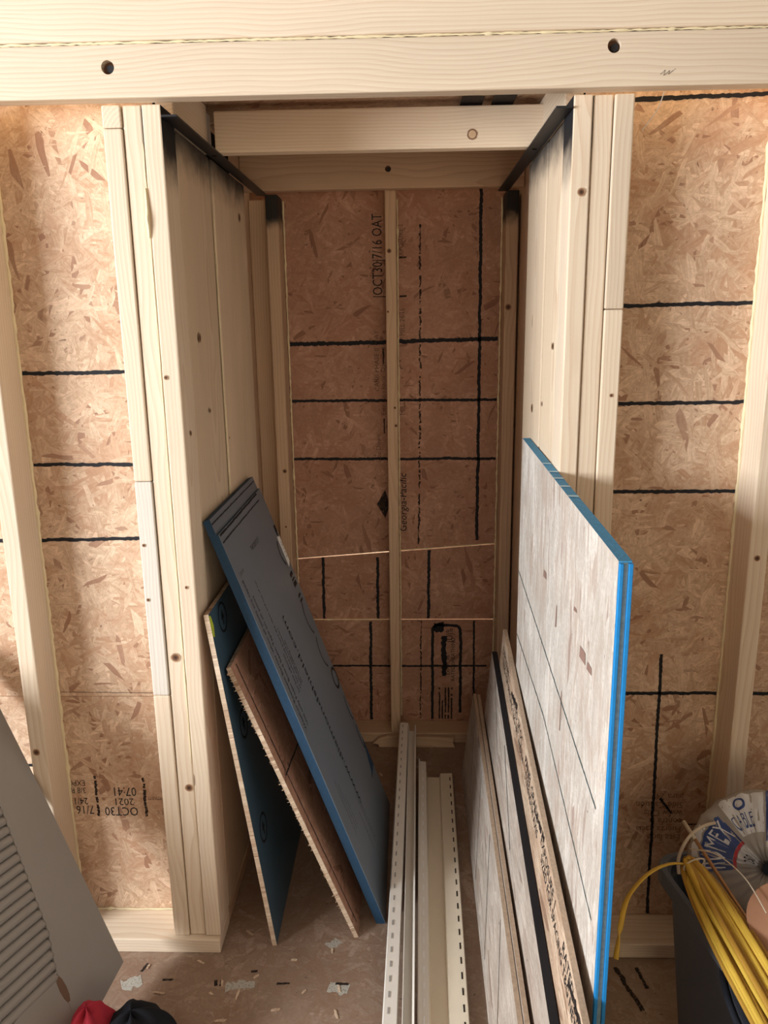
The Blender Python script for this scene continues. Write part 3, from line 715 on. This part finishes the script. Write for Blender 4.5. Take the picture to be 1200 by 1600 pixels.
for a0 in (.25, .70, 1.1): stroke('smudged_print', mD0, [(a0, .535-.1085*a0), (a0+.12, .55-.1085*a0)], .012, MT['print'], pD0, .5, .008, .1)

# ------------------------------------------------------------------ vinyl trim pieces on the floor
def trim_piece(name, P0, P1, prof, mat, label, slots=None, t=.0016):
    P0, P1 = Vector(P0), Vector(P1); d = (P1-P0); L = d.length; fr_ = frame(P0, (1, 0, 0), Vector((0, 0, 1)))
    u = d.normalized(); x = (Vector((1, 0, 0))-u*u.x).normalized(); z = x.cross(u)
    m = Matrix.Identity(4)
    for i in range(3):
        m[i][0] = x[i]; m[i][1] = u[i]; m[i][2] = z[i]; m[i][3] = P0[i]
    root = empty(name, tuple(P0), label, 'vinyl trim', None, None)
    pr = [Vector((a, b)) for a, b in prof]; N = len(pr); off = []
    for i in range(N):
        dd = (pr[min(i+1, N-1)]-pr[max(i-1, 0)]).normalized(); off.append(pr[i]+Vector((dd.y, -dd.x))*t)
    loop = pr+off[::-1]; K = len(loop)
    vs = [(p.x, 0, p.y) for p in loop]+[(p.x, L, p.y) for p in loop]
    fs = [(i, (i+1) % K, (i+1) % K+K, i+K) for i in range(K)]
    for i in range(N-1):
        fs += [(i, K-1-i, K-2-i, i+1)]; fs += [(i+K, i+1+K, K-2-i+K, K-1-i+K)]
    body = mesh_from('channel', vs, fs, mat, m, root)
    if slots:
        sx, sz, m_s, sl, pitch = slots; vs, fs = [], []
        y = .02
        while y < L-.03:
            k = len(vs); vs += [(sx-.0016, y, sz), (sx+.0016, y, sz), (sx+.0016, y+sl, sz), (sx-.0016, y+sl, sz)]; fs.append((k, k+1, k+2, k+3)); y += pitch
        o = mesh_from('nail_slots', vs, fs, m_s, m, root); o['kind'] = 'stuff'
    return root
V, VW = MT['vinyl'], MT['vinyl_white']
trim_piece('vinyl_channel', (-.072, .95, .012), (-.039, 2.52, .078), [(.004, .0), (.0, .022), (.003, .028), (.030, .026), (.032, .008)], VW, 'leftmost long ivory vinyl channel reaching the back wall plate', (.012, .0286, MT['shutter'], .016, .040))
trim_piece('vinyl_channel', (-.026, .95, .010), (-.006, 2.52, .072), [(.0, .026), (.001, .0), (.018, .0), (.020, .024), (.024, .026)], VW, 'narrow U shaped vinyl channel just right of the leftmost long one', None)
trim_piece('vinyl_channel', (.004, .95, .006), (.0255, 2.36, .030), [(.0, .030), (.004, .031), (.005, .022), (.024, .020), (.026, .004)], VW, 'short vinyl channel with pale slots between the U channel and the wide trim', (.014, .0222, MT['white_tag'], .020, .044))
trim_piece('vinyl_trim', (.030, .95, .002), (.052, 2.335, .004), [(.0, .022), (.002, .004), (.040, .003), (.044, .018), (.082, .020), (.084, .015)], V, 'wide almond vinyl trim with a black slotted nailing flange', (.074, .0206, MT['dark'], .020, .044))

# broken lath by the back plate and chips on the floor
lt = empty('broken_lath', (0, 2.54, 0), 'splintered strip of wood lying along the back bottom plate', 'wood strip')
sheet('lath_face', (-.135, 2.535, .001), (1, 0, 0), (0, .15, 1), .29, .04, .02, MT['lumber_shaded'], lt, pts=[(0, .012), (.02, .01), (.022, .0), (.29, 0), (.283, .02), (.29, .036), (.05, .04), (.02, .03)])
random.seed(11)
chips = [(-.435, 1.50), (-.393, 1.47), (-.166, 1.489), (-.192, 1.60), (-.402, 1.654), (-.244, 1.479), (-.453, 1.47), (-.415, 1.40), (-.573, 1.47), (-.167, 1.421), (-.279, 1.57), (-.30, 1.43), (-.36, 1.52), (-.62, 1.545), (-.5, 1.56), (-.13, 2.30), (-.10, 2.36)]
for i, (x, y) in enumerate(chips):
    L = random.uniform(.006, .016); a = random.uniform(0, PI)
    me = sheet_mesh([(-L, -.002), (L*.6, -.003), (L, .001), (0, .003), (-L*.9, .002)], .002, 'chip')
    o = new('wood_chip', me, MT['osb_edge'], T(x, y, .0023) @ Matrix.Rotation(a, 4, 'Z'))
    tag(o, 'small pale wood chip scattered on the strand board floor', 'wood chip', None, 'wood chips on the floor')
FM = frame((0, 0, 0), (1, 0, 0), (0, 1, 0))
def floor_mark(nm, pts, wd, mat, **k): stroke(nm, FM, pts, wd, MT[mat], floor, .4, **k)
floor_mark('putty_smear', [(-.425, 1.488), (-.36, 1.50)], .022, 'putty'); floor_mark('putty_smear', [(-.19, 1.495), (-.145, 1.485)], .026, 'putty')
floor_mark('putty_smear', [(-.20, 1.61), (-.18, 1.635)], .022, 'putty'); floor_mark('putty_smear', [(-.665, 1.49), (-.625, 1.51)], .03, 'putty')
for p in ([(-.452, 1.508), (-.448, 1.492)], [(-.438, 1.508), (-.436, 1.492)], [(-.31, 1.501), (-.28, 1.501)], [(-.175, 1.503), (-.145, 1.501)], [(-.575, 1.508), (-.55, 1.509)], [(-.633, 1.53), (-.625, 1.555)], [(-.375, 1.535), (-.36, 1.535)]):
    floor_mark('ink_mark', p, .006, 'print')
floor_mark('ink_mark', [(.47, 1.56), (.50, 1.44)], .010, 'print'); floor_mark('ink_mark', [(.52, 1.56), (.53, 1.50)], .008, 'print')

# ------------------------------------------------------------------ louvred shutter on the left
u = Vector((.275, .955, -.115)).normalized(); v = Vector((-.303, .156, .571)); v = (v-u*u.dot(v)).normalized()
K = .95
P0 = Vector((-.684*K, 1.559*K, 1.47*(1-K)))
mS = frame(P0, u, v)
sh = empty('louvred_shutter', tuple(P0), 'grey painted louvred shutter leaning in the lower left corner', 'shutter')
LEN = .80; WS = .50; tS = .026
def spart(name, pts, t, mat, off=0): return new(name, sheet_mesh(pts, t, name), mat, mS @ T(0, 0, off), sh)
spart('stile', [(-.170, -.025), (-.105, -.03), (0, 0), (.005, .4), (0, LEN), (-.105, LEN), (-.108, .44), (-.135, .17), (-.158, .095)], tS, MT['shutter'])
spart('stile', [(-WS, -.03), (-WS+.10, -.03), (-WS+.10, LEN), (-WS, LEN)], tS, MT['shutter'])
spart('bottom_rail', [(-WS+.1, -.03), (-.1705, -.025), (-.159, .092), (-WS+.1, .06)], tS, MT['shutter'])
spart('top_rail', [(-WS+.1, LEN-.07), (-.106, LEN-.07), (-.106, LEN), (-WS+.1, LEN)], tS, MT['shutter'])
spart('back_panel', [(-WS+.1, .05), (-.15, .09), (-.11, .45), (-.108, LEN-.07), (-WS+.1, LEN-.07)], .003, MT['shutter'], -.020)
b = .085
while b < LEN-.09:
    xr = -.108-.027*max(0, min(1, (.44-b)/.27)) if b > .17 else -.135-.023*(.17-b)/.075
    bm = tube_mesh([Vector((-WS+.105, b, -.008)), Vector((xr-.006, b, -.008)), Vector((xr-.001, b, -.009))], .0108, 10, False, None, None, 'slat')
    # flatten and tilt into a slat
    for q in bm.vertices:
        dy, dz = q.co.y-b, q.co.z+.008
        q.co.y = b+dy*.95+dz*.25; q.co.z = -.008+dz*.85-dy*.45
    new('slat', bm, MT['shutter'], mS, sh)
    b += .0206
o_ = spart('notch', arc(-.163, .055, .030, 0, 2*PI, .30)[:-1], .001, MT['shutter_wear'], .0008)

# red and black jacket at the lower edge
jk = empty('jacket', (-.60, 1.27, 0), 'crumpled red and black jacket on the floor below the shutter', 'jacket')
def heap(name, c, r, mat, parent, seed, flat=.0):
    random.seed(seed); ph = [random.uniform(0, 6.28) for _ in range(12)]
    vs, fs = [], []; NU, NV = 40, 16
    for j in range(NV+1):
        vv = j/NV*PI/2*1.02
        for i in range(NU):
            a = 2*PI*i/NU
            k = 1+.07*math.sin(5*a+ph[0]+2*vv)+.05*math.sin(9*a+ph[1]-3*vv)+.05*math.sin(3*a+4*vv+ph[2])+.02*math.sin(17*a+ph[3]+5*vv)
            vs.append((r[0]*math.cos(a)*math.cos(vv)*k, r[1]*math.sin(a)*math.cos(vv)*k, r[2]*math.sin(vv)*(1+.06*math.sin(4*a+ph[4]))))
    for j in range(NV):
        for i in range(NU):
            l = (i+1) % NU; fs.append((j*NU+i, j*NU+l, (j+1)*NU+l, (j+1)*NU+i))
    return mesh_from(name, vs, fs, mat, T(*c), parent, True)
heap('red_lining', (-.645, 1.275, .001), (.060, .09, .152), MT['red'], jk, 5)
heap('black_shell', (-.558, 1.280, .001), (.085, .10, .140), MT['black_cloth'], jk, 6)

# ------------------------------------------------------------------ storage tote and its contents
TC = Vector((.478, 1.403, 0)); d1 = Vector((.068, -.383, 0)).normalized(); d2 = Vector((d1.y*-1, d1.x, 0)).normalized()  # d1 toward viewer, d2 right
if d2.x < 0: d2 = -d2
TL, TWd, TH = .60, .42, .42
tt = empty('storage_tote', tuple(TC+d1*TL/2+d2*TWd/2), 'dark grey plastic storage tote full of cable in the lower right corner', 'storage bin')
def rrect(l, w_, r, n=6):
    out = []
    for cxx, cyy, a0 in ((l/2-r, w_/2-r, 0), (-l/2+r, w_/2-r, PI/2), (-l/2+r, -w_/2+r, PI), (l/2-r, -w_/2+r, 1.5*PI)):
        for k in range(n+1):
            a = a0+PI/2*k/n; out.append((cxx+r*math.cos(a), cyy+r*math.sin(a)))
    return out
def loft(name, rings, mat, Mw, parent, cap0=False, cap1=False):
    vs, fs = [], []; n = len(rings[0][0])
    for pts, z in rings: vs += [(p[0], p[1], z) for p in pts]
    for j in range(len(rings)-1):
        for i in range(n):
            l = (i+1) % n; fs.append((j*n+i, j*n+l, (j+1)*n+l, (j+1)*n+i))
    if cap0: fs.append(tuple(range(n-1, -1, -1)))
    if cap1: fs.append(tuple((len(rings)-1)*n+i for i in range(n)))
    return mesh_from(name, vs, fs, mat, Mw, parent, False)
mT = Matrix.Identity(4); ctr = TC+d1*TL/2+d2*TWd/2
for i in range(3): mT[i][0] = d2[i]; mT[i][1] = -d1[i]; mT[i][2] = (0, 0, 1)[i]; mT[i][3] = ctr[i]
R_ = lambda k, r=.05: rrect(TWd-k, TL-k, r)
loft('tub', [(R_(.10), .002), (R_(.04), TH-.05), (R_(.035), TH-.03), (R_(.041), TH-.03), (R_(.046), TH-.05), (R_(.106), .006)], MT['tote'], mT, tt, True, True)
loft('rim', [(R_(.034), TH-.03), (R_(.0), TH-.03), (R_(.0), TH-.004), (R_(.004), TH), (R_(.022), TH), (R_(.034), TH-.008), (R_(.034), TH-.03)], MT['tote'], mT, tt)
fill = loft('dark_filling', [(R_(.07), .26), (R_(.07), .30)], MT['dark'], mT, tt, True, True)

# yellow cable coil
yc = empty('yellow_cable_coil', (.50, 1.1, .3), 'coil of flat yellow electrical cable lying in the grey tote', 'cable coil')
A0 = Vector((.492, 1.285, .492)); B0 = Vector((.560, .80, .40)); ax = (B0-A0).normalized()
cam_p = Vector((0, 0, H)); nrm = (cam_p-(A0+B0)/2); nrm = (nrm-ax*nrm.dot(ax)).normalized(); sd = ax.cross(nrm)
if sd.x < 0: sd = -sd
LL = (B0-A0).length/2; mid = (A0+B0)/2
random.seed(21)
for k in range(7):
    hw = .003+.0046*k+random.uniform(-.001, .001); ll = LL*(1-.012*abs(k-4)); sh_ = sd*(.016)+nrm*(.012-.0030*k)+ax*random.uniform(-.006, .006)
    P = []
    for i in range(64):
        th = 2*PI*i/64; c, s = math.cos(th), math.sin(th)
        e_ = abs(c)**.75*(1 if c > 0 else -1)
        spread = 1+.25*(c+1)/2
        P.append(mid+ax*(ll*e_)+sd*(hw*spread*(abs(s)**.8)*(1 if s > 0 else -1))+nrm*(.006*math.sin(th*2+k)+.004*math.sin(3*th+k*1.7))+sh_)
    tube('cable_loop', P, .003, MT['yellow' if k % 3 else 'yellow2'], yc, seg=8, closed=True, flat=(.0048, .0024), up=sd)
tail = catmull([A0+Vector((.03, -.03, .005)), (.492, 1.275, .497), (.455, 1.262, .502), (.415, 1.235, .500), (.378, 1.205, .480), (.360, 1.175, .450), (.352, 1.158, .424), (.348, 1.150, .404)], 8)
tube('cable_tail', tail, .003, MT['yellow'], yc, seg=8, flat=(.0022, .0048), up=(.3, .5, .8))
tie = [A0+ax*.02+sd*(.022+.020*math.cos(t_*2*PI/24))+nrm*(.012*math.sin(t_*2*PI/24)+.004) for t_ in range(24)]
tube('tie_wire', tie, .0016, MT['beige'], yc, seg=6, closed=True)
tube('tie_wire', catmull([A0+nrm*.02+sd*.03, A0+ax*.04+sd*.065+nrm*.03, A0+ax*.10+sd*.085+nrm*.03, A0+ax*.16+sd*.085+nrm*.015], 8), .0012, MT['beige'], yc, seg=6)

# shrink wrapped cable coil
wc = empty('wrapped_cable_coil', (.66, 1.30, .3), 'shrink wrapped ring of cable with blue and white labels in the tote', 'cable coil')
axW = Vector((-.42, -.62, .62)).normalized(); cW = Vector((.672, 1.315, .455))
aW = Vector((0, 0, 1)); aW = (aW-axW*aW.dot(axW)).normalized(); bW = aW.cross(axW)
mW = Matrix.Identity(4)
for i in range(3): mW[i][0] = bW[i]; mW[i][1] = aW[i]; mW[i][2] = axW[i]; mW[i][3] = cW[i]
RM, Rm, hz = .078, .066, .036
def tor(th, ph, k=1.0):
    sgn = lambda q: 1 if q >= 0 else -1
    cr = abs(math.cos(ph))**.7*sgn(math.cos(ph)); sr = abs(math.sin(ph))**.7*sgn(math.sin(ph))
    wr_ = .0016*math.sin(th*23+3*math.sin(ph*2))+.001*math.sin(th*41+ph*5)
    r = RM+(Rm+wr_)*cr*k; return (r*math.cos(th), r*math.sin(th), (hz+wr_)*sr*k)
def tor_patch(name, t0, t1, p0, p1, mat, k, parent, nt=40, np_=20, closed=False):
    vs = [tor(t0+(t1-t0)*i/nt, p0+(p1-p0)*j/np_, k) for i in range(nt+1) for j in range(np_+1)]
    fs = [(i*(np_+1)+j, (i+1)*(np_+1)+j, (i+1)*(np_+1)+j+1, i*(np_+1)+j+1) for i in range(nt) for j in range(np_)]
    return mesh_from(name, vs, fs, mat, mW, parent, True)
tor_patch('wrapped_ring', 0, 2*PI, -PI, PI, MT['wrap'], 1.0, wc, 96, 24)
rad = math.radians
for (t0, t1, p0, p1, m, k) in ((104, 142, 38, 98, 'label_white', 1.010), (148, 205, 62, 100, 'label_blue', 1.014), (148, 192, 106, 150, 'label_white', 1.012), (62, 102, 5, 110, 'label_blue', 1.012),
                               (148, 205, 100.5, 105, 'label_red', 1.016), (207, 232, 40, 80, 'label_white', 1.012), (165, 203, 40, 58, 'label_white', 1.010), (20, 58, 0, 100, 'label_white', 1.010)):
    tor_patch('wrap_label', rad(t0), rad(t1), rad(p0), rad(p1), MT[m], k, wc, 14, 12)
def tor_text(s, t0, ph0, size, mat, dirn=1, sc=1.0):
    c = bpy.data.curves.new('t', 'FONT'); c.body = s; c.size = size; c.resolution_u = 2
    o = bpy.data.objects.new('t', c); COL.objects.link(o); dg = bpy.context.evaluated_depsgraph_get(); me = bpy.data.meshes.new_from_object(o.evaluated_get(dg))
    bpy.data.objects.remove(o); bpy.data.curves.remove(c); me.materials.clear(); me.name = 'printed_text'
    for q in me.vertices:
        th = rad(t0)-q.co.x/(RM+.02)*dirn; ph = rad(ph0)-q.co.y/.045*dirn
        q.co = Vector(tor(th, ph, 1.03))
    new('printed_text', me, MT[mat], mW, wc)
tor_text('ROMEX', 203, 92, .026, 'label_white')
tor_text('southwire', 200, 74, .010, 'label_white')
tor_text('CABLE', 142, 92, .015, 'label_blue')
tor_text('250', 186, 138, .026, 'ink')
vs, fs = [], []
for k in range(24):
    th = 2*PI*k/24
    for rr in (.011, .007):
        vs.append(tor(rad(126)+math.cos(th)*rr/.11, rad(62)+math.sin(th)*rr/.05, 1.03))
for k in range(24): l = (k+1) % 24; fs.append((2*k, 2*k+1, 2*l+1, 2*l))
mesh_from('round_logo', vs, fs, MT['label_blue'], mW, wc)

# fibreboard spool
sp = empty('cable_spool', (.62, 1.13, .38), 'small spool with brown fibreboard flange at the right edge of the tote', 'spool')
axS = Vector((-.30, -.62, .72)).normalized(); cS = Vector((.617, 1.128, .50))
def cyl(name, c, axd, r, h, mat, parent, seg=40):
    b_ = bmesh.new(); bmesh.ops.create_cone(b_, cap_ends=True, segments=seg, radius1=r, radius2=r, depth=h)
    bmesh.ops.bevel(b_, geom=[e for e in b_.edges if not e.is_manifold or e.calc_face_angle(0) > 1], offset=min(.0008, h*.2), segments=1, affect='EDGES')
    me = bpy.data.meshes.new(name); b_.to_mesh(me); b_.free()
    q = Vector((0, 0, 1)).rotation_difference(axd.normalized()).to_matrix().to_4x4()
    return new(name, me, mat, T(*c) @ q, parent)
cyl('flange', cS, axS, .062, .005, MT['card'], sp); cyl('hub', cS-axS*.030, axS, .030, .055, MT['black_cloth'], sp); cyl('flange', cS-axS*.060, axS, .062, .005, MT['card'], sp)
disc('label_scrap', tuple(cS+axS*.0028+Vector((-.026, 0, .034))), tuple(axS), .004, MT['white_tag'], sp, .009)
# copper rod and beige cable
rd = empty('copper_rod', (.56, 1.25, .4), 'thin brown copper rod poking out of the tote', 'rod')
a_, b_ = Vector((.552, 1.395, .478)), Vector((.575, 1.18, .452))
a_ = Vector((.539, 1.370, .500)); b_ = Vector((.566, 1.190, .475))
tube('rod', [a_, a_.lerp(b_, .3), b_, b_+(b_-a_)*.5], .0034, MT['copper'], rd, seg=10)
tube('worn_tip', [a_-(b_-a_)*.12, a_+(b_-a_)*.14], .0038, MT['beige'], rd, seg=10)
bc = tube('beige_cable', catmull([(.50, 1.30, .455), (.505, 1.32, .478), (.535, 1.352, .500), (.578, 1.372, .512), (.63, 1.38, .505), (.68, 1.38, .48)], 8), .0032, MT['beige'], None, seg=8)
tag(bc, 'beige cable arching out of the tote behind the copper rod', 'cable')
for k in range(3):
    P = [Vector((.60+.085*math.cos(2*PI*i/40)+.012*k, 1.06+.16*math.sin(2*PI*i/40), +.380+.0130*k+.006*math.sin(6*PI*i/40+k))) for i in range(40)]
    o = tube('black_cable', P, .006, MT['black_cloth'], None, seg=8, closed=True)
    tag(o, ('lowest', 'middle', 'topmost')[k]+' loop of thick black cable lying inside the grey tote', 'cable', None, 'black cable loops in the tote')
ww = tube('thin_wire', catmull([(.486, 1.635, 1.90), (.482, 1.64, 1.885), (.474, 1.645, 1.855), (.460, 1.65, 1.832), (.447, 1.655, 1.815)], 8), .0009, MT['label_white'], None, seg=6)
tag(ww, 'thin white wire dangling from the header at the upper right', 'wire')
